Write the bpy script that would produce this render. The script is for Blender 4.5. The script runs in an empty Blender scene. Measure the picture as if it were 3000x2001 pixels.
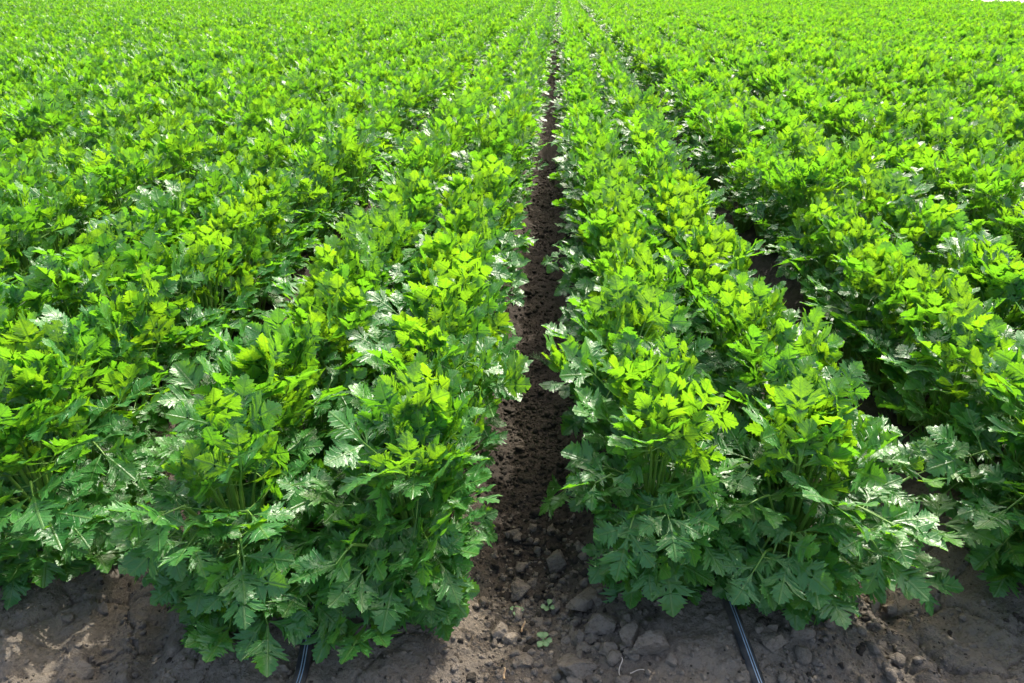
import bpy, math, random
import numpy as np
from mathutils import Matrix, Vector

R = math.radians
C = bpy.context.scene.collection
scene = bpy.context.scene

# ------------------------------------------------------------------ camera, sky, sun, exposure
PITCH, YAW, CAM_H, FPX = 28.06, 3.48, 1.39, 2000.0      # FPX in the photograph's 3000 px frame
cam = bpy.data.cameras.new('camera')
cam.sensor_width = 36.0
cam.lens = FPX / 3000.0 * 36.0
cam.clip_start, cam.clip_end = 0.02, 3000.0
cam_ob = bpy.data.objects.new('camera', cam)
C.objects.link(cam_ob)
cam_ob.location = (0, 0, CAM_H)
cam_ob.rotation_euler = (R(90 - PITCH), 0, R(YAW))
scene.camera = cam_ob

SUN_EL, SUN_AZ = 46.0, 26.0                             # azimuth measured from +Y towards +X
world = bpy.data.worlds.new('World')
scene.world = world
world.use_nodes = True
wn = world.node_tree.nodes
wn.clear()
sky = wn.new('ShaderNodeTexSky')
sky.sky_type = 'NISHITA'
sky.sun_disc = False
sky.sun_elevation = R(SUN_EL)
sky.sun_rotation = R(SUN_AZ)
sky.dust_density = 7.0
sky.ozone_density = 0.6
bg = wn.new('ShaderNodeBackground')
bg.inputs['Strength'].default_value = 0.15
wo = wn.new('ShaderNodeOutputWorld')
world.node_tree.links.new(sky.outputs[0], bg.inputs[0])
world.node_tree.links.new(bg.outputs[0], wo.inputs[0])

sun = bpy.data.lights.new('sun', 'SUN')
sun.energy = 2.0
sun.angle = R(0.53)
sun.color = (1.0, 0.95, 0.86)
sun_ob = bpy.data.objects.new('sun', sun)
C.objects.link(sun_ob)
sd = Vector((math.sin(R(SUN_AZ)) * math.cos(R(SUN_EL)), math.cos(R(SUN_AZ)) * math.cos(R(SUN_EL)), math.sin(R(SUN_EL))))
sun_ob.rotation_euler = sd.to_track_quat('Z', 'Y').to_euler()
sun_ob.location = sd * 50

vs = scene.view_settings
vs.view_transform = 'Standard'
vs.look = 'None'
vs.exposure = 1.82
vs.gamma = 1.0
vs.use_curve_mapping = False
cy = scene.cycles
cy.max_bounces = 8
cy.diffuse_bounces = 5
cy.glossy_bounces = 3
cy.transmission_bounces = 5
cy.transparent_max_bounces = 4
cy.caustics_reflective = False
cy.caustics_refractive = False
cy.sample_clamp_indirect = 4.0

# ------------------------------------------------------------------ helpers
def tag(o, label=None, cat=None, group=None, kind=None):
    if label: o['label'] = label
    if cat: o['category'] = cat
    if group: o['group'] = group
    if kind: o['kind'] = kind
    return o

def mesh_from(name, V, F, mats, uv=None, age=None, midx=None, smooth=True):
    V = np.asarray(V, dtype=np.float32); F = np.asarray(F, dtype=np.int32)
    me = bpy.data.meshes.new(name)
    n, k = F.shape
    me.vertices.add(len(V)); me.vertices.foreach_set('co', V.ravel())
    me.loops.add(n * k); me.loops.foreach_set('vertex_index', F.ravel())
    me.polygons.add(n); me.polygons.foreach_set('loop_start', np.arange(0, n * k, k, dtype=np.int32))
    if midx is not None: me.polygons.foreach_set('material_index', np.asarray(midx, dtype=np.int32))
    me.polygons.foreach_set('use_smooth', np.full(n, smooth))
    for m in mats: me.materials.append(m)
    if uv is not None:
        l = me.uv_layers.new(name='UVMap')
        l.data.foreach_set('uv', np.asarray(uv, dtype=np.float32)[F.ravel()].ravel())
    if age is not None:
        a = me.attributes.new('age', 'FLOAT', 'POINT')
        a.data.foreach_set('value', np.asarray(age, dtype=np.float32))
    me.update(calc_edges=True)
    me.validate()
    return me

def obj(name, me, parent=None, mat=None):
    o = bpy.data.objects.new(name, me)
    C.objects.link(o)
    if parent is not None: o.parent = parent
    if mat is not None: o.matrix_basis = mat
    return o

def empty(name, loc):
    o = bpy.data.objects.new(name, None)
    o.empty_display_size = 0.05
    C.objects.link(o)
    o.location = loc
    return o

def hash2(ix, iy, seed):
    h = (ix.astype(np.int64) * 374761393 + iy.astype(np.int64) * 668265263 + seed * 1442695041) & 0xFFFFFFFF
    h = ((h ^ (h >> 13)) * 1274126177) & 0xFFFFFFFF
    h = (h ^ (h >> 16)) & 0xFFFFFFFF
    return h / 4294967295.0

def vnoise(x, y, seed=0):
    ix, iy = np.floor(x), np.floor(y)
    fx, fy = x - ix, y - iy
    fx = fx * fx * (3 - 2 * fx); fy = fy * fy * (3 - 2 * fy)
    a = hash2(ix, iy, seed); b = hash2(ix + 1, iy, seed)
    c = hash2(ix, iy + 1, seed); d = hash2(ix + 1, iy + 1, seed)
    return (a * (1 - fx) + b * fx) * (1 - fy) + (c * (1 - fx) + d * fx) * fy * 1.0 - 0.5

def fbm(x, y, oct=4, seed=0):
    s = 0; a = 1.0
    for i in range(oct):
        s = s + a * vnoise(x * 2 ** i + 17.3 * i, y * 2 ** i + 5.1 * i, seed + i)
        a *= 0.5
    return s

def worley(x, y, seed=0):
    ix, iy = np.floor(x), np.floor(y)
    f1 = np.full(x.shape, 9.0); f2 = np.full(x.shape, 9.0); cid = np.zeros(x.shape)
    for dx in (-1, 0, 1):
        for dy in (-1, 0, 1):
            cx, cyy = ix + dx, iy + dy
            px = cx + hash2(cx, cyy, seed); py = cyy + hash2(cx, cyy, seed + 7)
            d = np.hypot(x - px, y - py)
            nearer = d < f1
            f2 = np.where(nearer, f1, np.minimum(f2, d))
            cid = np.where(nearer, hash2(cx, cyy, seed + 13), cid)
            f1 = np.minimum(f1, d)
    return f1, f2, cid

def sstep(a, b, x):
    t = np.clip((x - a) / (b - a), 0, 1)
    return t * t * (3 - 2 * t)

# ------------------------------------------------------------------ node helpers / materials
def new_mat(name):
    m = bpy.data.materials.new(name)
    m.use_nodes = True
    nt = m.node_tree
    nt.nodes.clear()
    out = nt.nodes.new('ShaderNodeOutputMaterial')
    return m, nt, out

def nd(nt, typ, **kw):
    n = nt.nodes.new(typ)
    for k, v in kw.items():
        if k.startswith('i_'):
            key = k[2:]
            key = int(key) if key.isdigit() else key
            n.inputs[key].default_value = v
        else:
            setattr(n, k, v)
    return n

def mth(nt, op, a, b=None, c=None):
    n = nt.nodes.new('ShaderNodeMath'); n.operation = op
    for i, v in enumerate((a, b, c)):
        if v is None: continue
        if isinstance(v, (int, float)): n.inputs[i].default_value = v
        else: nt.links.new(v, n.inputs[i])
    return n.outputs[0]

def mixc(nt, f, a, b):
    n = nt.nodes.new('ShaderNodeMix'); n.data_type = 'RGBA'
    if isinstance(f, (int, float)): n.inputs[0].default_value = f
    else: nt.links.new(f, n.inputs[0])
    for i, v in ((6, a), (7, b)):
        if isinstance(v, tuple): n.inputs[i].default_value = (*v, 1) if len(v) == 3 else v
        else: nt.links.new(v, n.inputs[i])
    return n.outputs[2]

def mrange(nt, v, a, b, c=0.0, d=1.0):
    n = nt.nodes.new('ShaderNodeMapRange'); n.interpolation_type = 'SMOOTHSTEP'
    nt.links.new(v, n.inputs[0])
    for i, x in enumerate((a, b, c, d)): n.inputs[i + 1].default_value = x
    return n.outputs[0]

def leaf_material():
    m, nt, out = new_mat('celery_leaf')
    L = nt.links.new
    uv = nd(nt, 'ShaderNodeUVMap', uv_map='UVMap')
    sep = nd(nt, 'ShaderNodeSeparateXYZ'); L(uv.outputs[0], sep.inputs[0])
    u, v = sep.outputs[0], mth(nt, 'ABSOLUTE', sep.outputs[1])
    mid = mrange(nt, v, 0.008, 0.03, 1.0, 0.0)
    fr = mth(nt, 'FRACT', mth(nt, 'MULTIPLY', mth(nt, 'SUBTRACT', u, mth(nt, 'MULTIPLY', v, 0.8)), 7.0))
    side = mrange(nt, mth(nt, 'ABSOLUTE', mth(nt, 'SUBTRACT', fr, 0.5)), 0.40, 0.49, 0.0, 1.0)
    vein = mth(nt, 'MAXIMUM', mid, mth(nt, 'MULTIPLY', side, 0.55))
    age = nd(nt, 'ShaderNodeAttribute', attribute_name='age')
    oi = nd(nt, 'ShaderNodeObjectInfo')
    tc = nd(nt, 'ShaderNodeTexCoord')
    no = nd(nt, 'ShaderNodeTexNoise', i_Scale=34.0, i_Detail=4.0); L(tc.outputs['Object'], no.inputs['Vector'])
    no2 = nd(nt, 'ShaderNodeTexNoise', i_Scale=160.0, i_Detail=3.0); L(tc.outputs['Object'], no2.inputs['Vector'])
    # age: 0 mature .. 1 young
    yng = mth(nt, 'MINIMUM', age.outputs['Fac'], 1.0)
    base = mixc(nt, yng, (0.050, 0.200, 0.036), (0.075, 0.23, 0.022))
    base = mixc(nt, mth(nt, 'MULTIPLY', no.outputs[0], 0.5), base, (0.045, 0.135, 0.028))
    base = mixc(nt, mth(nt, 'MULTIPLY', oi.outputs['Random'], 0.6), base, (0.028, 0.145, 0.042))
    old = mrange(nt, mth(nt, 'ADD', age.outputs['Fac'], mth(nt, 'MULTIPLY', mth(nt, 'SUBTRACT', no.outputs[0], 0.5), 1.2)), 1.15, 1.7)
    base = mixc(nt, old, base, (0.20, 0.19, 0.04))
    basev = mixc(nt, mth(nt, 'MULTIPLY', vein, 0.55), base, (0.13, 0.25, 0.055))
    trans = mixc(nt, yng, (0.135, 0.385, 0.010), (0.29, 0.50, 0.006))
    trans = mixc(nt, mth(nt, 'MULTIPLY', no.outputs[0], 0.6), trans, (0.14, 0.43, 0.012))
    transv = mixc(nt, mth(nt, 'MULTIPLY', vein, 0.4), trans, (0.10, 0.28, 0.01))
    hgt = mth(nt, 'ADD', mth(nt, 'MULTIPLY', no2.outputs[0], 0.5), mth(nt, 'MULTIPLY', vein, -0.5))
    hgt = mth(nt, 'ADD', hgt, mth(nt, 'MULTIPLY', no.outputs[0], 1.2))
    bump = nd(nt, 'ShaderNodeBump', i_Strength=0.6, i_Distance=0.0045); L(hgt, bump.inputs['Height'])
    p = nd(nt, 'ShaderNodeBsdfPrincipled')
    L(basev, p.inputs['Base Color']); L(bump.outputs[0], p.inputs['Normal'])
    ro = mth(nt, 'ADD', mth(nt, 'MULTIPLY', no2.outputs[0], 0.25), 0.23)
    L(ro, p.inputs['Roughness'])
    p.inputs['Specular IOR Level'].default_value = 0.62
    t = nd(nt, 'ShaderNodeBsdfTranslucent'); L(transv, t.inputs[0]); L(bump.outputs[0], t.inputs[1])
    mx = nd(nt, 'ShaderNodeMixShader', i_0=0.46)
    L(p.outputs[0], mx.inputs[1]); L(t.outputs[0], mx.inputs[2]); L(mx.outputs[0], out.inputs[0])
    return m

def stalk_material():
    m, nt, out = new_mat('celery_stalk')
    L = nt.links.new
    tc = nd(nt, 'ShaderNodeTexCoord')
    mp = nd(nt, 'ShaderNodeMapping'); mp.inputs['Scale'].default_value = (300, 300, 12)
    L(tc.outputs['Object'], mp.inputs[0])
    no = nd(nt, 'ShaderNodeTexNoise', i_Scale=1.0, i_Detail=2.0); L(mp.outputs[0], no.inputs['Vector'])
    col = mixc(nt, no.outputs[0], (0.09, 0.20, 0.025), (0.20, 0.36, 0.07))
    p = nd(nt, 'ShaderNodeBsdfPrincipled', i_Roughness=0.35)
    L(col, p.inputs['Base Color'])
    b = nd(nt, 'ShaderNodeBump', i_Strength=0.4, i_Distance=0.002); L(no.outputs[0], b.inputs['Height']); L(b.outputs[0], p.inputs['Normal'])
    t = nd(nt, 'ShaderNodeBsdfTranslucent'); t.inputs[0].default_value = (0.25, 0.5, 0.03, 1)
    mx = nd(nt, 'ShaderNodeMixShader', i_0=0.25)
    L(p.outputs[0], mx.inputs[1]); L(t.outputs[0], mx.inputs[2]); L(mx.outputs[0], out.inputs[0])
    return m

def soil_material(name, tint=1.0, clod=False):
    m, nt, out = new_mat(name)
    L = nt.links.new
    geo = nd(nt, 'ShaderNodeNewGeometry')
    P = geo.outputs['Position']
    n1 = nd(nt, 'ShaderNodeTexNoise', i_Scale=3.2, i_Detail=5.0); L(P, n1.inputs['Vector'])
    n2 = nd(nt, 'ShaderNodeTexNoise', i_Scale=38.0, i_Detail=6.0, i_Roughness=0.65); L(P, n2.inputs['Vector'])
    n3 = nd(nt, 'ShaderNodeTexNoise', i_Scale=260.0, i_Detail=4.0, i_Roughness=0.7); L(P, n3.inputs['Vector'])
    n4 = nd(nt, 'ShaderNodeTexNoise', i_Scale=95.0, i_Detail=5.0, i_Roughness=0.7); L(P, n4.inputs['Vector'])
    a = mixc(nt, mrange(nt, n1.outputs[0], 0.38, 0.62), (0.140 * tint, 0.119 * tint, 0.095 * tint), (0.230 * tint, 0.192 * tint, 0.146 * tint))
    a = mixc(nt, mth(nt, 'MULTIPLY', mrange(nt, n2.outputs[0], 0.35, 0.68), 0.6), a, (0.19 * tint, 0.17 * tint, 0.147 * tint))
    a = mixc(nt, mth(nt, 'MULTIPLY', mrange(nt, n3.outputs[0], 0.5, 0.72), 0.4), a, (0.26 * tint, 0.225 * tint, 0.185 * tint))
    a = mixc(nt, mth(nt, 'MULTIPLY', mrange(nt, n4.outputs[0], 0.50, 0.36), 0.45), a, (0.055 * tint, 0.042 * tint, 0.032 * tint))
    if not clod:
        # darker soil colour along the furrow and everywhere further back
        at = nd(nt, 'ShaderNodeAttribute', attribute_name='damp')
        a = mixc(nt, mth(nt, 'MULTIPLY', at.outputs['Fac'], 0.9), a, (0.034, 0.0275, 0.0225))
    h = mth(nt, 'ADD', mth(nt, 'MULTIPLY', n2.outputs[0], 1.0), mth(nt, 'MULTIPLY', n3.outputs[0], 0.35))
    h = mth(nt, 'ADD', h, mth(nt, 'MULTIPLY', n4.outputs[0], 0.8))
    b = nd(nt, 'ShaderNodeBump', i_Strength=1.0, i_Distance=0.011); L(h, b.inputs['Height'])
    p = nd(nt, 'ShaderNodeBsdfPrincipled', i_Roughness=0.95)
    p.inputs['Specular IOR Level'].default_value = 0.15
    L(a, p.inputs['Base Color']); L(b.outputs[0], p.inputs['Normal'])
    L(p.outputs[0], out.inputs[0])
    return m

def plain(name, col, rough=0.5, col2=None, scale=60.0, trans=0.0, bump=0.0):
    m, nt, out = new_mat(name)
    L = nt.links.new
    tc = nd(nt, 'ShaderNodeTexCoord')
    no = nd(nt, 'ShaderNodeTexNoise', i_Scale=scale, i_Detail=5.0); L(tc.outputs['Object'], no.inputs['Vector'])
    c = mixc(nt, mrange(nt, no.outputs[0], 0.35, 0.7), col, col2 or tuple(x * 1.4 for x in col))
    p = nd(nt, 'ShaderNodeBsdfPrincipled', i_Roughness=rough)
    L(c, p.inputs['Base Color'])
    if bump:
        b = nd(nt, 'ShaderNodeBump', i_Strength=0.5, i_Distance=bump); L(no.outputs[0], b.inputs['Height']); L(b.outputs[0], p.inputs['Normal'])
    last = p.outputs[0]
    if trans:
        t = nd(nt, 'ShaderNodeBsdfTranslucent'); L(c, t.inputs[0])
        mx = nd(nt, 'ShaderNodeMixShader', i_0=trans); L(last, mx.inputs[1]); L(t.outputs[0], mx.inputs[2]); last = mx.outputs[0]
    L(last, out.inputs[0])
    return m

M_LEAF = leaf_material()
M_STALK = stalk_material()
M_SOIL = soil_material('field_soil', 0.9)
M_CLOD = soil_material('dry_clod', 1.0, True)
M_CLODD = soil_material('dark_clod', 0.26, True)  # darker tint of the clod soil, more frequent further down the furrow

# ------------------------------------------------------------------ terrain
FUR = -0.045                                   # X of the central furrow; beds repeat every metre
def height(x, y, detail=True):
    x = np.asarray(x, dtype=float); y = np.asarray(y, dtype=float)
    wob = 0.03 * vnoise(y * 1.3, x * 0 + 2.2, 3)
    ph = x - FUR + wob
    k = np.round(ph)
    dx = np.abs(ph - k)
    near = np.clip(1 - np.maximum(np.abs(x) - 8, 0) / 6, 0, 1)
    front = sstep(0.75, 1.55, y)
    depth = 0.045 + 0.075 * front
    fur = sstep(0.30, 0.06, dx)
    z = -depth * fur * near
    z = z - 0.05 * sstep(1.15, 0.6, y)
    if not detail: return z
    central = np.exp(-((x - FUR - 0.05) / 0.26) ** 2)
    central = np.maximum(central, 0.55 * np.exp(-((x - 0.42) / 0.2) ** 2) * sstep(1.6, 1.2, y))
    edge = np.clip(1 - np.abs(dx - 0.26) / 0.12, 0, 1)
    clod = np.clip(central * 1.1 + 0.35 * edge + 0.25 * (fbm(x * 3, y * 3, 3, 40) + 0.2), 0.08, 1.1)
    z = z + 0.03 * fbm(x * 2.3, y * 2.3, 3, 5) + 0.016 * fbm(x * 9, y * 9, 3, 9)
    for sc, am, sd_ in ((19, 0.011, 21), (42, 0.009, 22), (85, 0.006, 23)):
        wx = x + 0.4 / sc * fbm(x * sc, y * sc, 2, sd_ + 30); wy = y + 0.4 / sc * fbm(x * sc + 9, y * sc, 2, sd_ + 31)
        f1, f2, cid = worley(wx * sc, wy * sc, sd_)
        dome = np.sqrt(np.clip(f2 - f1, 0, 1)) * (0.35 + 0.65 * cid)
        z = z + am * clod * (dome - 0.35) * np.clip(0.55 + 1.6 * fbm(x * 5, y * 5, 2, sd_ + 50), 0, 1.4)
    # dried cracks on the crusted bed ends
    wx = x + 0.05 * fbm(x * 9, y * 9, 3, 61); wy = y + 0.05 * fbm(x * 9, y * 9, 3, 62)
    f1, f2, cid = worley(wx * 5.5, wy * 5.5, 70)
    z = z - 0.022 * sstep(0.06, 0.0, f2 - f1) * (cid > 0.3) * np.clip(1 - clod, 0, 1) * near
    # drag marks left by tyres in the outer furrows
    rut = np.where(np.abs(k) >= 1, 1.0, 0.0) * sstep(0.34, 0.1, dx)
    z = z + rut * 0.014 * np.sin((x * 1.0 + 0.35 * y) * 2 * math.pi / 0.13 + 2 * fbm(x * 3, y * 3, 2, 80)) * near
    z = z + 0.012 * fbm(x * 26, y * 26, 4, 90) + 0.005 * fbm(x * 110, y * 110, 2, 95)
    return z

def graded(lo_f, hi_f, step, lo, hi, grow=1.12):
    a = list(np.arange(lo_f, hi_f, step))
    s = step; v = a[-1]
    while v < hi: s *= grow; v += s; a.append(v)
    s = step; v = a[0]; b = []
    while v > lo: s *= grow; v -= s; b.append(v)
    return np.array(b[::-1] + a)

gx = graded(-1.5, 1.9, 0.0065, -900, 900)
gy = np.concatenate([graded(0.75, 2.3, 0.0065, -600, 2.3, 1.06), np.arange(2.312, 5.5, 0.012), graded(5.5, 5.6, 0.02, 5.5, 900, 1.06)])
gy = np.unique(np.round(gy, 4))
X, Y = np.meshgrid(gx, gy)
Z = height(X, Y)
far = np.hypot(X, Y)
Z = np.where(far > 15, -0.06, Z)
nx, ny = len(gx), len(gy)
idx = np.arange(nx * ny).reshape(ny, nx)
F = np.stack([idx[:-1, :-1], idx[:-1, 1:], idx[1:, 1:], idx[1:, :-1]], -1).reshape(-1, 4)
gm = mesh_from('ground', np.stack([X, Y, Z], -1).reshape(-1, 3), F, [M_SOIL])
darkv = np.exp(-((X - FUR) / 0.24) ** 2) * sstep(1.1, 1.7, Y) + 0.40 * np.exp(-((X - FUR - 0.05) / 0.3) ** 2)
darkv = np.maximum(darkv, sstep(1.5, 2.2, Y) * 0.8)
a_ = gm.attributes.new('damp', 'FLOAT', 'POINT'); a_.data.foreach_set('value', np.clip(darkv, 0, 1).ravel().astype(np.float32))
tag(obj('ground', gm), kind='structure')

def gz(x, y): return float(height(np.array([x]), np.array([y]))[0])

CR = cam_ob.rotation_euler.to_matrix()
def pix(px, py, z=0.0):
    """point on the ground under a pixel of the 3000 x 2001 photograph"""
    d = CR @ Vector(((px - 1500) / FPX, -(py - 1000.5) / FPX, -1.0))
    for _ in range(4):
        t = (z - CAM_H) / d.z
        p = Vector((0, 0, CAM_H)) + d * t
        z = gz(p.x, p.y)
    return p.x, p.y, z

# farm track beside the far right edge of the field
rx = np.linspace(18.6, 60, 24); ry = np.linspace(-10, 400, 160)
RX, RY = np.meshgrid(rx, ry)
RX2 = RX + 0.35 * vnoise(RY * 0.2, RY * 0, 4) * (RX < 18.9)
idx = np.arange(RX.size).reshape(RX.shape)
F = np.stack([idx[:-1, :-1], idx[:-1, 1:], idx[1:, 1:], idx[1:, :-1]], -1).reshape(-1, 4)
tr = mesh_from('farm_track', np.stack([RX2, RY, -0.045 + 0 * RX], -1).reshape(-1, 3), F,
               [plain('pale_track', (0.42, 0.37, 0.35), 0.95, (0.52, 0.46, 0.43), 1.5)])
tag(obj('farm_track', tr), kind='structure')

# ------------------------------------------------------------------ celery leaves
rng = np.random.default_rng(11)
T1 = [(0, .012), (.15, .035), (.30, .09), (.40, .16), (.46, .25), (.49, .205), (.56, .325), (.575, .255), (.665, .385), (.67, .30), (.775, .385), (.745, .29),
      (.66, .17), (.50, .072), (.63, .105), (.735, .195), (.75, .14), (.825, .205), (.83, .135), (.90, .15), (.90, .09), (.955, .08), (.955, .045), (1.0, .006)]
T2 = [(0, .012), (.12, .03), (.24, .07), (.31, .13), (.35, .23), (.385, .185), (.44, .315), (.46, .24), (.54, .375), (.555, .29), (.645, .385), (.62, .28),
      (.54, .16), (.43, .068), (.55, .115), (.62, .185), (.665, .265), (.67, .19), (.75, .255), (.755, .175), (.84, .20), (.84, .125), (.92, .11), (1.0, .006)]
TLOW = [(0, .012), (.2, .05), (.36, .13), (.45, .26), (.48, .20), (.56, .35), (.58, .26), (.72, .40), (.64, .19), (.49, .07), (.65, .12), (.77, .23), (.78, .14), (.88, .17), (.90, .08), (1.0, .006)]

def leaflet(low=False, wide=1.0):
    """one toothed, three-lobed leaflet lying along +X, unit length; V, uv, quads"""
    sides = []
    asym = rng.uniform(0.85, 1.15)
    for s in (1, -1):
        t = np.array(TLOW if low else (T1 if rng.random() < 0.5 else T2))
        if low or True:
            n = len(t)
            jit = rng.normal(0, 0.012, (n, 2)); jit[:2] = 0; jit[-1] = 0
            t = t + jit * (1.0 if not low else 1.5)
            t[:, 1] *= (asym if s > 0 else 2 - asym) * rng.uniform(0.92, 1.08)
            t[:, 1] = np.maximum(t[:, 1], 0.006)
        sides.append(t)
    n = len(sides[0])
    r = np.array(TLOW if low else T1)
    for q in sides: q[:, 1] *= wide
    root = np.maximum.accumulate(np.clip(r[:, 0] - 0.62 * r[:, 1] - 0.02, 0, 1)) + np.arange(n) * 1e-3
    root = root / root[-1]
    ws = (1.0,) if low else (0.5, 1.0)
    cols = [np.stack([root, 0 * root], 1)]
    V2 = [cols[0]]
    quads = []
    base = {0: 0}
    off = n
    fold = rng.uniform(0.12, 0.5); curl = rng.uniform(-0.25, 0.7); ph = rng.uniform(0, 6.28, 4)
    for s, t in zip((1, -1), sides):
        prev = np.arange(n)
        for w in ws:
            q = cols[0] * (1 - w) + t * np.array([1, s]) * w
            V2.append(q)
            cur = off + np.arange(n); off += n
            f = np.stack([prev[:-1], prev[1:], cur[1:], cur[:-1]], 1)
            if s > 0: f = f[:, ::-1]
            quads.append(f); prev = cur
    P = np.concatenate(V2); u, v = P[:, 0], P[:, 1]
    z = fold * np.abs(v) ** 1.15 * (1 - 0.35 * u)
    z = z + 0.05 * np.sin(u * 13 + ph[0]) * np.minimum(np.abs(v) * 5, 1) * np.sin(np.abs(v) * 9 + ph[1]) + 0.03 * np.sin(v * 11 + ph[2]) * u
    z = z + 0.05 * np.sin(v * 5 + ph[3]) * u
    # edge of the side lobes bends down a little
    z = z - 0.25 * np.maximum(np.abs(v) - 0.25, 0) ** 1.2
    c = curl if abs(curl) > .02 else .02
    th = c * u
    cx = np.sin(th) / c; cz = -(1 - np.cos(th)) / c
    out = np.stack([cx + z * np.sin(th), v, cz + z * np.cos(th)], 1)
    return out, P.copy(), np.concatenate(quads)

def tube(path, rad, sides, flat=1.0):
    path = np.asarray(path, float); n = len(path)
    tan = np.gradient(path, axis=0); tan /= np.linalg.norm(tan, axis=1)[:, None] + 1e-9
    ref = np.array([0, 0, 1.0]) if abs(tan[0][2]) < 0.9 else np.array([1.0, 0, 0])
    s = np.cross(tan, ref); s /= np.linalg.norm(s, axis=1)[:, None] + 1e-9
    b = np.cross(s, tan)
    a = np.arange(sides) / sides * 2 * math.pi
    V = (path[:, None, :] + np.asarray(rad)[:, None, None] * (np.cos(a)[None, :, None] * s[:, None, :] + flat * np.sin(a)[None, :, None] * b[:, None, :])).reshape(-1, 3)
    i = np.arange(n - 1)[:, None] * sides; j = np.arange(sides)[None, :]; j2 = (j + 1) % sides
    F = np.stack([i + j, i + j2, i + sides + j2, i + sides + j], -1).reshape(-1, 4)
    return V, F

def rotm(ax, a):
    return np.array(Matrix.Rotation(a, 3, ax))

def blade(age, low=False, spread=1.0):
    """compound leaf: rachis along +X, upper face +Z; leaflets in pairs and one at the tip"""
    LL = 0.099
    VV, UU, FF, AA, MI = [], [], [], [], []
    off = 0
    droop = rng.uniform(0.0, 0.7) if age < 0.5 else rng.uniform(-0.3, 0.2)
    Lr = 0.064 * rng.uniform(0.85, 1.2)
    s = np.linspace(0, 1, 6)
    th = droop * s
    rach = np.stack([np.cumsum(np.r_[0, np.cos(th[1:])]) * Lr / 5, 0 * s, -np.cumsum(np.r_[0, np.sin(th[1:])]) * Lr / 5], 1)
    V, F_ = tube(rach, np.linspace(0.0028, 0.0014, 6), 3 if low else 5)
    VV.append(V); UU.append(np.zeros((len(V), 2))); FF.append(F_); AA.append(np.full(len(V), age)); MI.append(np.ones(len(F_))); off = len(V)
    def at(f):
        i = f * 5; i0 = min(int(i), 4); w = i - i0
        return rach[i0] * (1 - w) + rach[i0 + 1] * w, droop * f
    specs = []
    k0 = rng.uniform(0.78, 1.0)
    for sd_ in (1, -1):
        specs.append((rng.uniform(.1, .3), sd_ * R(rng.uniform(80, 118)) * spread, k0 * rng.uniform(0.82, 1.08), 0.024))
        specs.append((rng.uniform(.72, .95), sd_ * R(rng.uniform(46, 64)) * spread, 0.98 * rng.uniform(0.88, 1.1), 0.006))
    specs.append((1.0, R(rng.normal(0, 6)), rng.uniform(1.0, 1.2), 0.0))
    for f, az, sc, pet in specs:
        v, uvv, q = leaflet(low, (1.0 if low else 1.12) if age < .5 else (0.95 if low else 1.1))
        o, t = at(f)
        v = v * LL * sc; v[:, 0] += pet
        tilt = rng.normal(-0.16 if age < 0.5 else -0.42, 0.22)
        roll = rng.normal(0, 0.25)
        M = rotm('Y', t) @ rotm('Z', az) @ rotm('Y', tilt) @ rotm('X', roll)
        if pet > 0.01:
            pp = np.stack([np.linspace(0, pet, 3), np.zeros(3), np.zeros(3)], 1)
            pv, pf = tube(pp, [0.0016, 0.0014, 0.001], 3)
            VV.append(pv @ M.T + o); UU.append(np.zeros((len(pv), 2))); FF.append(pf + off); AA.append(np.full(len(pv), age)); MI.append(np.ones(len(pf))); off += len(pv)
        VV.append(v @ M.T + o); UU.append(uvv); FF.append(q + off); AA.append(np.full(len(v), age + (0 if age > 1 else np.clip(rng.normal(0, .08), -age, 1 - age)))); MI.append(np.zeros(len(q))); off += len(v)
    return dict(V=np.concatenate(VV), uv=np.concatenate(UU), F=np.concatenate(FF), age=np.concatenate(AA), mi=np.concatenate(MI))

HI_AGE = [0.0, 0.05, 0.0, 0.1, 0.15, 0.05, 0.0, 0.2, 0.3, 0.1, 0.0, 0.1, 0.2, 0.05, 0.12, 0.4, 0.5, 0.7, 0.6, 0.75, 0.85, 1.0, 1.5]
LO_AGE = [0.0, 0.05, 0.1, 0.15, 0.0, 0.05, 0.2, 0.3, 0.5, 0.65, 0.8, 0.95]
B_HI = [blade(a) for a in HI_AGE]
B_LO = [blade(a, True) for a in LO_AGE]
for b in B_HI:
    b['me'] = mesh_from('leaf', b['V'], b['F'], [M_LEAF, M_STALK], b['uv'], b['age'], b['mi'])
HI_OLD = [i for i, a in enumerate(HI_AGE) if a < .25]; HI_YNG = [i for i, a in enumerate(HI_AGE) if .25 <= a <= 1]
LO_OLD = [i for i, a in enumerate(LO_AGE) if a < .25]; LO_YNG = [i for i, a in enumerate(LO_AGE) if a >= .25]

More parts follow.
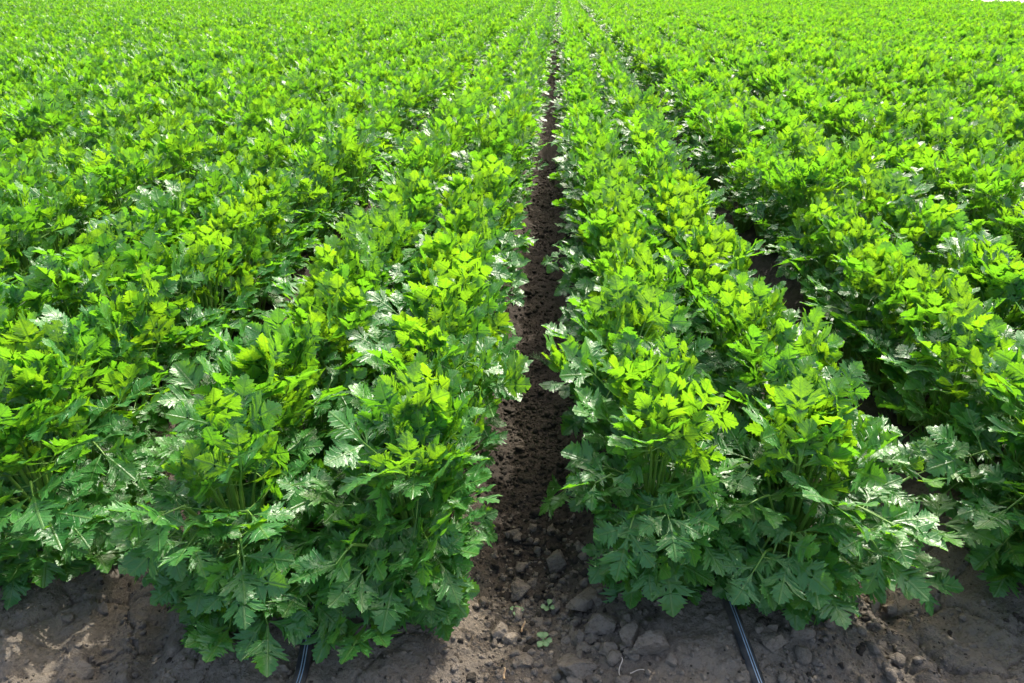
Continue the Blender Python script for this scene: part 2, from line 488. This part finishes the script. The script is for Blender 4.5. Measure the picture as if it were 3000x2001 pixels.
def one_leaf(phi, L, t0, t1, btilt, size, r0=0.018, twist=0.0, wob=0.15):
    """stalk path leaving the crown at azimuth phi, tilt t0 at the foot and t1 at the top; blade frame at its end"""
    n = 9
    s = np.linspace(0, 1, n)
    tl = t0 + (t1 - t0) * s ** 1.4
    er = np.array([math.cos(phi), math.sin(phi), 0]); et = np.array([-math.sin(phi), math.cos(phi), 0]); ez = np.array([0, 0, 1.0])
    sw = wob * rng.normal()
    d = np.sin(tl)[:, None] * er + np.cos(tl)[:, None] * ez + (sw * s)[:, None] * et * 0.35
    p = np.concatenate([[er * r0 - ez * 0.015], er * r0 - ez * 0.015 + np.cumsum(d[1:] * L / (n - 1), 0)])
    rad = np.linspace(0.0105, 0.0034, n) * (0.7 + 0.3 * size)
    ba = tl[-1] + btilt
    Xa = math.sin(ba) * er + math.cos(ba) * ez + sw * 0.35 * et; Xa /= np.linalg.norm(Xa)
    Za = -math.cos(ba) * er + math.sin(ba) * ez
    Za = Za - Xa * Za.dot(Xa); Za /= np.linalg.norm(Za)
    Ya = np.cross(Za, Xa)
    c, s_ = math.cos(twist), math.sin(twist)
    Y2 = c * Ya + s_ * Za; Z2 = -s_ * Ya + c * Za
    return dict(path=p, rad=rad, R=np.stack([Xa, Y2, Z2], 1), o=p[-1], size=size)

def plant_leaves(hi=True, skirt=None, n=None, scale=1.0, edge=None, grip=0.42):
    """edge: azimuth on which the plant is held in, for the sides that border an open furrow"""
    out = []
    old, yng = (HI_OLD, HI_YNG) if hi else (LO_OLD, LO_YNG)
    n = n or int(rng.integers(26, 32))
    ph0 = rng.uniform(0, 6.28)
    for i in range(n):
        t = (i + rng.uniform(-.3, .3)) / (n - 1); t = min(max(t, 0), 1)
        phi = ph0 + i * 2.39996 + rng.normal(0, .2)
        hold = 1.0 - (grip * max(0.0, math.cos(phi - edge)) if edge is not None else 0.0)
        if t < 0.38:      # young upright heart: fans that stand up
            l = one_leaf(phi, scale * rng.uniform(.34, .43), .02 + .1 * t, .08 + .5 * t + rng.normal(0, .05), rng.uniform(.0, .4), rng.uniform(.85, 1.15), .008, rng.normal(0, .3))
            l['v'] = yng[rng.integers(len(yng))] if rng.random() < 0.55 else old[rng.integers(len(old))]
        elif t < 0.72:
            l = one_leaf(phi, scale * rng.uniform(.20, .40), .06 + .12 * t, (.20 + .42 * t + rng.normal(0, .08)) * hold, rng.uniform(.35, 1.0), rng.uniform(.9, 1.2), .016, rng.normal(0, .3))
            l['v'] = old[rng.integers(len(old))] if rng.random() < 0.8 else yng[rng.integers(len(yng))]
        else:             # old outer leaves, low and spreading
            l = one_leaf(phi, scale * rng.uniform(.16, .31), .12 + .2 * t, (.5 + .4 * t + rng.normal(0, .12)) * hold, rng.uniform(.3, 1.0), rng.uniform(.75, 1.05) * (.75 + .25 * hold), .022, rng.normal(0, .3))
            l['v'] = old[rng.integers(len(old))]
        out.append(l)
    for q, phi in enumerate(skirt or []):
        L = rng.uniform(.08, .20) if q % 2 else rng.uniform(.20, .36)
        t1 = rng.uniform(.35, .85)
        l = one_leaf(phi + rng.normal(0, .2), L, rng.uniform(.1, .3), t1, rng.uniform(1.45, 2.15) - t1, rng.uniform(.85, 1.15), .024, rng.normal(0, .25))
        l['v'] = len(HI_AGE) - 1 if hi and rng.random() < .03 and L < .2 else old[rng.integers(len(old))]
        out.append(l)
    return out

def merged(leaves):
    VV, UU, FF, AA, MI = [], [], [], [], []; off = 0
    SV, SF = [], []; so = 0
    for l in leaves:
        b = B_LO[l['v']]
        VV.append((b['V'] * l['size']) @ l['R'].T + l['o']); UU.append(b['uv']); FF.append(b['F'] + off); AA.append(b['age']); MI.append(b['mi']); off += len(b['V'])
        v, f = tube(l['path'][::2], l['rad'][::2], 4)
        SV.append(v); SF.append(f + so); so += len(v)
    fo = mesh_from('foliage', np.concatenate(VV), np.concatenate(FF), [M_LEAF, M_STALK], np.concatenate(UU), np.concatenate(AA), np.concatenate(MI))
    st = mesh_from('stalk_cluster', np.concatenate(SV), np.concatenate(SF), [M_STALK])
    return fo, st

def build_detailed(loc, rz, leaves):
    root = empty('celery_plant', loc); root.rotation_euler.z = rz
    for l in leaves:
        v, f = tube(l['path'], l['rad'], 6, 0.75)
        st = obj('stalk', mesh_from('stalk', v, f, [M_STALK]), root)
        m = Matrix.Identity(4)
        for r in range(3):
            for c in range(3): m[r][c] = l['R'][r][c] * l['size']
            m[r][3] = l['o'][r]
        obj('leaf', B_HI[l['v']]['me'], st, m)
    return root

def copy_plant(src, loc, rz, s=1.0):
    r = src.copy(); C.objects.link(r); r.location = loc; r.rotation_euler = (0, 0, rz); r.scale = (s, s, s)
    for ch in src.children:
        c = ch.copy(); C.objects.link(c); c.parent = r
        for g in ch.children:
            d = g.copy(); C.objects.link(d); d.parent = c
    return r

# ------------------------------------------------------------------ planting
SPC, ROW = 0.20, 0.182
FRONT = {-2: 1.29, -1: 1.25, 0: 1.38, 1: 1.46}          # where each bed starts; bed k lies right of furrow k
plants = []                                               # (x, y, bed, row, index in row)
prng = np.random.default_rng(4)
for k in range(-75, 18):
    for rw in (-1, 1):
        xc = FUR + k + 0.5 + rw * (ROW if k in (-1, 0) or (k, rw) in ((1, -1), (-2, 1)) else 0.205)
        y = FRONT.get(k, 1.4) + prng.uniform(-.02, .06)
        i = 0
        while y < 75:
            x = xc + prng.normal(0, .022 if k in (-1, 0) else .045)
            if (k, rw) in ((-1, 1), (0, -1)): x += (.012 if k else -.006) + (.022 if k else -.020) * float(sstep(2.2, 6, y))
            if (k, rw) == (-1, -1) and y < 2.2: x -= .035
            plants.append((x, y + prng.normal(0, .02), k, rw, i))
            y += SPC * prng.uniform(.85, 1.15); i += 1
def in_view(x, y, m=1.15):
    cx = x * math.cos(R(YAW)) + y * math.sin(R(YAW)); cyy = -x * math.sin(R(YAW)) + y * math.cos(R(YAW))
    d = cyy * math.cos(R(PITCH)) + 1.0 * math.sin(R(PITCH))
    return abs(cx) < 0.75 * d * m + 0.35
vis = [p for p in plants if in_view(p[0], p[1])]
vis.sort(key=lambda p: math.hypot(p[0], p[1]))
HERO, NEAR = 96, 300

ORD = ['front', 'second', 'third', 'fourth', 'fifth', 'sixth', 'seventh', 'eighth', 'ninth', 'tenth', 'eleventh', 'twelfth']
ROWNAME = {(-1, 1): "in the row along the furrow's left edge", (-1, -1): "in the outer row of the left bed",
           (0, -1): "in the row along the furrow's right edge", (0, 1): "in the outer row of the right bed",
           (-2, 1): "in the far left bed's inner row", (-2, -1): "in the far left bed's outer row",
           (1, -1): "in the far right bed's inner row", (1, 1): "in the far right bed's outer row"}
GROUP = 'celery plants growing in the field rows'
def plant_label(k, rw, i):
    rn = ROWNAME.get((k, rw))
    if rn and i < len(ORD):
        return f"{ORD[i]} celery plant {'from the front ' if i else ''}{rn}"
    if rn:
        return f"bright green celery plant well back {rn}"
    return f"bright green celery plant in the beds far out to the {'left' if k < 0 else 'right'}"

NP = 8                                          # prototypes 0-2 and 0-3 have one side held in
protos = [build_detailed((0, 0, 0), 0, plant_leaves(True, edge=0.0 if q < 3 else None)) for q in range(NP)]
proto_used = [False] * NP
lowm = [merged(plant_leaves(False, edge=0.0 if q < 4 else None)) for q in range(11)]
def is_edge(k, rw, y): return (k, rw) in ((-1, 1), (0, -1)) or (y < 9 and (k, rw) in ((0, 1), (1, -1))) or (y < 5 and (k, rw) in ((-1, -1), (-2, 1)))
def edge_rot(rw): return (0.0 if rw > 0 else math.pi) + prng.uniform(-.95, .95)
first_low = {}
n_hero = 0
for j, (x, y, k, rw, i) in enumerate(vis[:NEAR]):
    loc = (x, y, float(height(np.array([x]), np.array([y]), False)[0]) - 0.005)
    ed = is_edge(k, rw, y)
    rz = edge_rot(rw) if ed else prng.uniform(0, 6.283)
    s = prng.uniform(.9, 1.1)
    if i <= 2 and k in FRONT:
        # plants at the head of each bed carry a skirt of low leaves towards the headland
        nsk = (24, 10, 3)[i]
        lo, hi_ = (-1.25, .55) if (k, rw) == (-1, 1) else (-.55, 1.25) if (k, rw) == (0, -1) else (-1.25, 1.25)
        sk = [-math.pi / 2 + a for a in np.linspace(lo, hi_, nsk)]
        lv = plant_leaves(True, sk, edge=(0.0 if rw > 0 else math.pi) if (k, rw) in ((-1, 1), (0, -1), (0, 1), (1, -1)) else None, grip=.6)
        if (k, i) == (-1, 0):                              # leaves lying over the drip tape
            for da, L in ((0.55, .26), (0.85, .30), (0.3, .22)):
                l = one_leaf(-math.pi / 2 - rw * da, L, .5, 1.25, .45, 1.0, .024); l['v'] = HI_OLD[rng.integers(len(HI_OLD))]; lv.append(l)
        if (k, rw, i) == (0, 1, 0):
            for ph, L, t0, t1, bt, sz in ((0.3, .42, .7, 1.2, .3, 1.1), (0.05, .34, .8, 1.3, .2, 1.2), (-0.22, .26, 1.0, 1.5, .3, .95), (0.5, .34, .7, 1.1, .2, 1.05)):
                l = one_leaf(ph, L, t0, t1, bt, sz, .024); l['v'] = HI_YNG[rng.integers(len(HI_YNG))] if ph > -0.2 else HI_OLD[0]; lv.append(l)
        if (k, rw, i) == (0, -1, 1):
            l = one_leaf(math.pi + .3, .20, .6, 1.15, .5, 1.0, .024); l['v'] = HI_YNG[0]; lv.append(l)
        if i == 2 and (k, rw) in ((-1, 1), (0, -1)):      # bright young tufts leaning over the furrow
            c0 = 0.0 if rw > 0 else math.pi
            for q in range(5 if rw > 0 else 4):
                l = one_leaf(c0 + rng.normal(0, .5), rng.uniform(.30, .40), .2, rng.uniform(.35, .8), rng.uniform(-.1, .3), rng.uniform(.95, 1.2), .016, rng.normal(0, .3))
                l['v'] = HI_YNG[rng.integers(len(HI_YNG))]; lv.append(l)
        root = build_detailed(loc, 0, lv)
    elif j < HERO:
        q = int(prng.integers(3) if ed else prng.integers(3, NP))
        if not proto_used[q]:
            root = protos[q]; proto_used[q] = True
            root.location = loc; root.rotation_euler.z = rz
        else:
            root = copy_plant(protos[q], loc, rz, s)
    else:
        root = empty('celery_plant', loc)
        root.rotation_euler.z = rz
        root.scale = (s, s, s * prng.uniform(.88, 1.12))
        q = int(prng.integers(4) if ed else prng.integers(4, len(lowm)))
        fo = obj('foliage', lowm[q][0], root)
        obj('stalk_cluster', lowm[q][1], root)
        first_low.setdefault(q, fo)
    tag(root, plant_label(k, rw, i), 'celery plant', GROUP)
for q, u_ in enumerate(proto_used):
    if not u_:
        for ch in list(protos[q].children_recursive): bpy.data.objects.remove(ch)
        bpy.data.objects.remove(protos[q])

# the rest of the field: far past 300 plants, one mass of foliage
rest = [p for p in plants if in_view(p[0], p[1], 1.35) and p not in set(vis[:NEAR]) and p[0] < 18.0 and prng.random() > .02]
redge = [(p[3], is_edge(p[2], p[3], p[1])) for p in rest]
rest = np.array([(p[0], p[1]) for p in rest])
N = len(rest)
fm = bpy.data.meshes.new('celery_field')
fm.vertices.add(N)
co = np.zeros((N, 3), np.float32); co[:, :2] = rest; co[:, 2] = -0.005
fm.vertices.foreach_set('co', co.ravel())
swell = 1 + 0.20 * fbm(rest[:, 0] * .35, rest[:, 1] * .35, 3, 33)
def fattr(name, typ, vals, key):
    a = fm.attributes.new(name, typ, 'POINT'); a.data.foreach_set(key, np.ascontiguousarray(vals).ravel())
rot = np.zeros((N, 3), np.float32); rot[:, 2] = [edge_rot(k_) if e_ else prng.uniform(0, 6.283) for k_, e_ in redge]; rot[:, :2] = prng.normal(0, .05, (N, 2))
sclv = np.ones((N, 3), np.float32); sclv[:, :2] *= prng.uniform(.9, 1.12, N)[:, None]; sclv[:, 2] = swell * prng.uniform(.92, 1.1, N)
fattr('rot', 'FLOAT_VECTOR', rot, 'vector'); fattr('scl', 'FLOAT_VECTOR', sclv, 'vector')
pick = np.array([prng.integers(0, 4) if e_ else prng.integers(4, len(first_low)) for k_, e_ in redge])
fattr('pick', 'INT', pick.astype(np.int32), 'value')
field = obj('celery_field', fm)
tag(field, 'distant mass of celery foliage filling the field behind the nearer plants', 'crop', kind='stuff')
ng = bpy.data.node_groups.new('plant_out', 'GeometryNodeTree')
ng.interface.new_socket('Geometry', in_out='INPUT', socket_type='NodeSocketGeometry')
ng.interface.new_socket('Geometry', in_out='OUTPUT', socket_type='NodeSocketGeometry')
gi = ng.nodes.new('NodeGroupInput'); go = ng.nodes.new('NodeGroupOutput')
iop = ng.nodes.new('GeometryNodeInstanceOnPoints'); iop.inputs['Pick Instance'].default_value = True
g2i = ng.nodes.new('GeometryNodeGeometryToInstance')
assert len(first_low) == len(lowm)
for q in sorted(first_low, reverse=True):
    fo = first_low[q]
    oi = ng.nodes.new('GeometryNodeObjectInfo'); oi.inputs['Object'].default_value = fo
    ng.links.new(oi.outputs['Geometry'], g2i.inputs[0])
def nattr(n_, t_):
    a = ng.nodes.new('GeometryNodeInputNamedAttribute'); a.data_type = t_; a.inputs['Name'].default_value = n_
    return a.outputs['Attribute']
ng.links.new(gi.outputs[0], iop.inputs['Points']); ng.links.new(g2i.outputs[0], iop.inputs['Instance'])
ng.links.new(nattr('pick', 'INT'), iop.inputs['Instance Index'])
ng.links.new(nattr('rot', 'FLOAT_VECTOR'), iop.inputs['Rotation'])
ng.links.new(nattr('scl', 'FLOAT_VECTOR'), iop.inputs['Scale'])
ng.links.new(iop.outputs[0], go.inputs[0])
md = field.modifiers.new('plants', 'NODES'); md.node_group = ng

# ------------------------------------------------------------------ clods
def ico(sub):
    import bmesh
    bm = bmesh.new(); bmesh.ops.create_icosphere(bm, subdivisions=sub, radius=1.0)
    V = np.array([v.co[:] for v in bm.verts]); F = np.array([[v.index for v in f.verts] for f in bm.faces])
    bm.free(); return V, F
ICO = {s: ico(s) for s in (1, 2, 3, 4, 5)}
def rock(sub, r, planes=9, rough=0.05):
    planes += 6
    V, F = ICO[sub]; V = V.copy()
    for _ in range(planes):
        n = r.normal(size=3); n /= np.linalg.norm(n)
        d = r.uniform(.45, .8)
        t = V @ n - d
        V = V - np.where(t > 0, t, 0)[:, None] * n * 0.97
    p = r.uniform(0, 50, 3)
    for fq, am in ((2.2, rough * 2.2), (5, rough * 1.3), (12, rough * .9), (26, rough * .7)):
        V = V * (1 + am * (fbm(V[:, 0] * fq + p[0] + V[:, 2] * 1.7 * fq, V[:, 1] * fq + p[1] - V[:, 2] * fq, 3, int(p[2]))))[:, None]
    return V, F
crng = np.random.default_rng(21)
grit = [rock(1, crng, 0, .12) for _ in range(12)]
small = [rock(2, crng, 7, .1) for _ in range(14)]
mid_ = [rock(3, crng, 8, .09) for _ in range(10)]
SV, SF, SM, so = [], [], [], 0
def scatter(n, xf, yf, szf, src):
    global so
    xs = np.array([xf() for _ in range(n)]); ys = np.array([yf() for _ in range(n)])
    hz = height(xs, ys)
    for x, y, h0 in zip(xs, ys, hz):
        sz = szf()
        V, F = src[crng.integers(len(src))]
        a = crng.uniform(0, 6.28, 3)
        M = rotm('Z', a[0]) @ rotm('X', a[1]) @ rotm('Y', a[2])
        sc = sz * crng.uniform(.7, 1.25, 3); sc[2] *= .8
        z = h0 + sz * .08
        SV.append((V @ M.T) * sc + np.array([x, y, z])); SF.append(F + so); so += len(V)
        SM.append(np.full(len(F), 1 if (crng.random() < (y - 1.2) / .55 or crng.random() < .1) else 0))
g_ = crng
scatter(1500, lambda: FUR + .03 + g_.normal(0, .14), lambda: g_.uniform(.9, 2.4), lambda: g_.gamma(1.7, .0034) + .0025, small)
scatter(900, lambda: FUR + g_.normal(0, .09), lambda: g_.uniform(1.8, 6.5), lambda: g_.gamma(1.7, .0038) + .003, small)
scatter(70, lambda: FUR + .14 + g_.normal(0, .19), lambda: g_.uniform(.9, 1.4), lambda: g_.uniform(.010, .022), mid_)
scatter(45, lambda: FUR + .08 + g_.normal(0, .15), lambda: g_.uniform(.95, 1.9), lambda: g_.uniform(.014, .026), mid_)
scatter(600, lambda: g_.uniform(-1.3, 1.6), lambda: g_.uniform(.9, 1.35), lambda: g_.gamma(1.4, .0022) + .0015, small)
scatter(260, lambda: .62 + g_.normal(0, .06), lambda: g_.uniform(.9, 1.3), lambda: g_.gamma(1.7, .004) + .0025, small)
scatter(260, lambda: -.72 + g_.normal(0, .08), lambda: g_.uniform(.9, 1.5), lambda: g_.gamma(1.7, .0032) + .002, small)
scatter(140, lambda: .82 + g_.normal(0, .05), lambda: g_.uniform(1.0, 1.4), lambda: g_.gamma(1.7, .0035) + .0025, small)
scatter(900, lambda: g_.choice([-1.08, .96]) + g_.normal(0, .16), lambda: g_.uniform(.9, 1.5), lambda: g_.gamma(1.5, .0024) + .0015, small)
scatter(5200, lambda: g_.uniform(-1.35, 1.65), lambda: g_.uniform(.88, 1.5), lambda: g_.gamma(1.6, .0012) + .0012, grit)
scatter(3000, lambda: FUR + .02 + g_.normal(0, .14), lambda: g_.uniform(.9, 3.2), lambda: g_.gamma(1.8, .0017) + .0015, grit)
cl = mesh_from('soil_crumbs', np.concatenate(SV), np.concatenate(SF), [M_CLOD, M_CLODD], midx=np.concatenate(SM))
tag(obj('soil_crumbs', cl), 'loose crumbs and small clods of soil littering the furrow and bed ends', 'soil', kind='stuff')

big = [  # photo pixel, half sizes (m), label
    (1722, 1765, .062, .050, .030, 'large flat slab of grey soil beside the right bed leaves', 0.2),
    (1765, 1838, .052, .042, .034, 'big rounded grey clod just below the flat soil slab', 0.5),
    (1690, 1962, .048, .055, .036, 'largest pale grey clod at the bottom edge of the photo', 1.2),
    (1838, 1878, .034, .045, .036, 'upright egg shaped clod right of the big rounded clod', 0.1),
    (1910, 1895, .030, .070, .034, 'long ridge shaped clod leaning toward the right drip tape', 2.0),
    (1700, 1875, .030, .034, .028, 'knobbly clod left of the egg shaped clod', 0.3),
    (1738, 1866, .022, .022, .02, 'small dark clod wedged between two larger grey clods', 0.9),
    (1785, 1906, .028, .02, .016, 'pale flat topped clod above the little twigs', 0.0),
    (1470, 1858, .030, .028, .024, 'brown angular clod left of the weed seedlings', 0.6),
    (1520, 1745, .034, .036, .028, 'lumpy brown clod above the leftmost weed seedling', 1.4),
    (1540, 1940, .030, .026, .026, 'rough faceted clod below and left of the lowest seedling', 0.4),
    (1628, 1655, .044, .056, .034, 'tall wedge of brown soil standing in the middle of the furrow', 0.8),
    (1518, 1575, .024, .02, .018, 'reddish brown clod in the furrow beside the left bed leaves', 0.8),
    (1575, 1620, .018, .018, .016, 'round brown clod in the furrow left of the tall wedge', 0.1),
    (2226, 1738, .040, .048, .036, 'smooth rounded boulder of soil under the right bed leaves', 0.2),
    (2610, 1780, .030, .026, .022, 'dark square clod lying in the right wheel rut', 0.5),
    (2555, 1785, .026, .022, .018, 'cracked clod just left of the dark square clod', 0.9),
    (2300, 1760, .026, .026, .022, 'grey lumpy clod beside the smooth soil boulder', 0.0),
    (2430, 1835, .020, .018, .014, 'lone grey clod on the slope right of the drip tape', 0.0),
    (2265, 1880, .035, .030, .024, 'grey lump of soil resting against the right drip tape', 0.3),
    (300, 1790, .026, .022, .02, 'pale clod on the sunlit soil of the left rut', 0.4),
    (240, 1975, .042, .028, .016, 'flat pale crust of soil near the bottom left corner', 0.2),
]
for px, py, sx, sy, sz, lab, rz in big:
    x, y, z = pix(px, py)
    V, F = rock(5 if max(sx, sy) > .03 else 4, crng, 10, .05)
    me = mesh_from('clod', V * np.array([sx, sy, sz]), F, [M_CLOD])
    o = obj('soil_clod', me)
    o.location = (x, y, float(height(np.array([x]), np.array([y]), False)[0]) + sz * .35); o.rotation_euler = (crng.normal(0, .15), crng.normal(0, .15), rz)
    tag(o, lab, 'clod', 'large soil clods lying on the ground')

# ------------------------------------------------------------------ drip tapes
M_TAPE = plain('black_tape', (0.008, 0.010, 0.014), 0.6, (0.055, 0.048, 0.042), 25, bump=.001)
M_STRIPE = plain('pale_stripe', (0.16, 0.24, 0.32), 0.4, (0.25, 0.33, 0.42), 60)
def drip_tape(pts, label):
    P = np.array([(p[0], p[1], 0) for p in pts])
    # smooth path
    t = np.linspace(0, 1, 60); tt = np.linspace(0, 1, len(P))
    xs = np.interp(t, tt, P[:, 0]); ys = np.interp(t, tt, P[:, 1])
    for _ in range(6):
        xs[1:-1] = (xs[:-2] + 2 * xs[1:-1] + xs[2:]) / 4; ys[1:-1] = (ys[:-2] + 2 * ys[1:-1] + ys[2:]) / 4
    zs = height(xs, ys, False) + .007 + .004 * np.sin(ys * 23)
    path = np.stack([xs, ys, zs], 1)
    root = empty('drip_tape', tuple(path[0]))
    V, F = tube(path - path[0], np.full(60, .0155), 18, .55)
    obj('hose', mesh_from('hose', V, F, [M_TAPE]), root)
    dirv = np.gradient(path, axis=0); dirv[:, 2] = 0; dirv /= np.linalg.norm(dirv, axis=1)[:, None]
    sd_ = np.stack([dirv[:, 1], -dirv[:, 0], 0 * xs], 1)
    for o_ in (-.0015, .0045):
        w = .0011
        prof = lambda q: .55 * math.sqrt(.0155 ** 2 - q ** 2) + .0004
        a = path - path[0] + sd_ * (o_ - w) + np.array([0, 0, prof(o_ - w)]); b = path - path[0] + sd_ * (o_ + w) + np.array([0, 0, prof(o_ + w)])
        V = np.concatenate([a, b]); i = np.arange(59)
        F = np.stack([i, i + 60, i + 61, i + 1], 1)
        obj('stripe', mesh_from('stripe', V, F, [M_STRIPE]), root)
    tag(root, label, 'drip tape', 'irrigation tapes running down the beds')
a0 = pix(905, 1880); a1 = pix(880, 1990)
drip_tape([(a1[0] - .03, .3), (a1[0] - .01, a1[1] - .25), a1[:2], a0[:2], (FUR - .5, 1.5), (FUR - .5, 3.2)], 'black drip tape coming out under the left bed leaves')
b0 = pix(2165, 1860); b1 = pix(2215, 1990)
drip_tape([(b1[0] + .06, .3), (b1[0] + .03, b1[1] - .25), b1[:2], b0[:2], (FUR + .5, 1.5), (FUR + .5, 3.2)], 'black drip tape with pale lines running out of the right bed')

# ------------------------------------------------------------------ weed seedlings, straw, twigs
M_WEED = plain('weed_leaf', (0.10, 0.21, 0.075), 0.5, (0.17, 0.30, 0.12), 90, .25, .001)
M_STEM = plain('weed_stem', (0.16, 0.20, 0.08), 0.6)
def spoon(L, W, up, r):
    n, mcol = 9, 5
    u = np.linspace(0, 1, n)
    w = W * np.where(u < .35, .12 + .15 * u, np.sin(np.clip((u - .3) / .7, 0, 1) * math.pi) ** .6 + .05)
    v = np.linspace(-1, 1, mcol)
    U, Vv = np.meshgrid(u, v, indexing='ij')
    c = up
    V = np.stack([U * L, Vv * w[:, None], L * (c * U - .5 * U ** 2 * (c + .25)) + .25 * w[:, None] * np.abs(Vv)], -1).reshape(-1, 3)
    idx = np.arange(n * mcol).reshape(n, mcol)
    return V, np.stack([idx[:-1, :-1], idx[1:, :-1], idx[1:, 1:], idx[:-1, 1:]], -1).reshape(-1, 4)
def seedling(px, py, n, L, label, h=.012):
    x, y, z = pix(px, py)
    z = gz(x, y)
    root = empty('weed_seedling', (x, y, z))
    v, f = tube([(0, 0, -.006), (.001, 0, h * .5), (0, .001, h)], [.0015, .0012, .001], 5)
    obj('stem', mesh_from('stem', v, f, [M_STEM]), root)
    for i in range(n):
        v, f = spoon(L * crng.uniform(.8, 1.15), L * .34, crng.uniform(.2, .7), crng)
        o = obj('leaf', mesh_from('weed_leaf', v, f, [M_WEED]), root)
        o.location = (0, 0, h - .001 + .001 * i); o.rotation_euler = (0, 0, i * 6.28 / n + crng.normal(0, .2))
    tag(root, label, 'weed', 'weed seedlings on the bare soil')
seedling(1592, 1886, 5, .024, 'lowest weed seedling with five round leaves, above the pale grey clod')
seedling(1605, 1788, 4, .021, 'right upper weed seedling beside the flat soil slab')
seedling(1512, 1798, 4, .019, 'left upper weed seedling with small crinkled leaves near the left bed')
seedling(345, 1692, 3, .015, 'tiny green sprout on the sunlit soil by the left bed')
# feathery weed at the furrow's edge
x, y, z = pix(1605, 1075)
root = empty('feathery_weed', (x, y, gz(x, y)))
for i in range(11):
    a = crng.uniform(0, 6.28); L = crng.uniform(.06, .12); s = np.linspace(0, 1, 6)
    p = np.stack([np.cos(a) * L * .7 * s, np.sin(a) * L * .7 * s, L * (1.1 * s - .55 * s ** 2)], 1)
    V, F = tube(p, np.linspace(.0012, .0006, 6), 4); VV, FF, o_ = [V], [F], len(V)
    for q in range(1, 6):
        for sg in (-1, 1):
            e = p[q] + np.array([np.cos(a + sg * 1.0), np.sin(a + sg * 1.0), .2]) * .02
            v, f = tube([p[q], e], [.0016, .0005], 4); VV.append(v); FF.append(f + o_); o_ += len(v)
    obj('frond', mesh_from('frond', np.concatenate(VV), np.concatenate(FF), [M_WEED]), root)
tag(root, 'feathery grey green weed at the right edge of the furrow', 'weed')

M_STRAW = plain('straw', (0.34, 0.20, 0.09), 0.7, (0.5, 0.36, 0.2), 80)
M_TWIG = plain('grey_twig', (0.30, 0.26, 0.22), 0.8)
def bit(name, px, py, L, rad, ang, mat, label, cat):
    x, y, z = pix(px, py); z = gz(x, y) + .012
    s = np.linspace(-.5, .5, 7)
    p = np.stack([s * L * math.cos(ang), s * L * math.sin(ang), .004 * np.sin(s * 5) + .003], 1) + np.stack([.05 * L * np.sin(s * 7), .05 * L * np.cos(s * 6), 0 * s], 1)
    V, F = tube(p, np.linspace(rad, rad * .6, 7), 5, .6)
    o = obj(name, mesh_from(name, V, F, [mat])); o.location = (x, y, z)
    tag(o, label, cat)
bit('twig', 1817, 1962, .045, .0016, 1.35, M_TWIG, 'short pale twig standing nearly upright in the photo near the bottom edge', 'twig')
bit('twig', 1865, 1978, .034, .0016, .2, M_TWIG, 'short pale twig lying crosswise, right of the other twig', 'twig')
bit('straw_bit', 1533, 1845, .03, .003, 1.3, M_STRAW, 'flake of tan straw between the two left weed seedlings', 'straw')
bit('straw_bit', 1478, 1983, .026, .003, 1.6, M_STRAW, 'orange brown straw scrap at the bottom edge of the photo', 'straw')
bit('straw_bit', 762, 1924, .012, .0016, .4, M_STRAW, 'tiny white straw fragment on the grey bed end', 'straw')
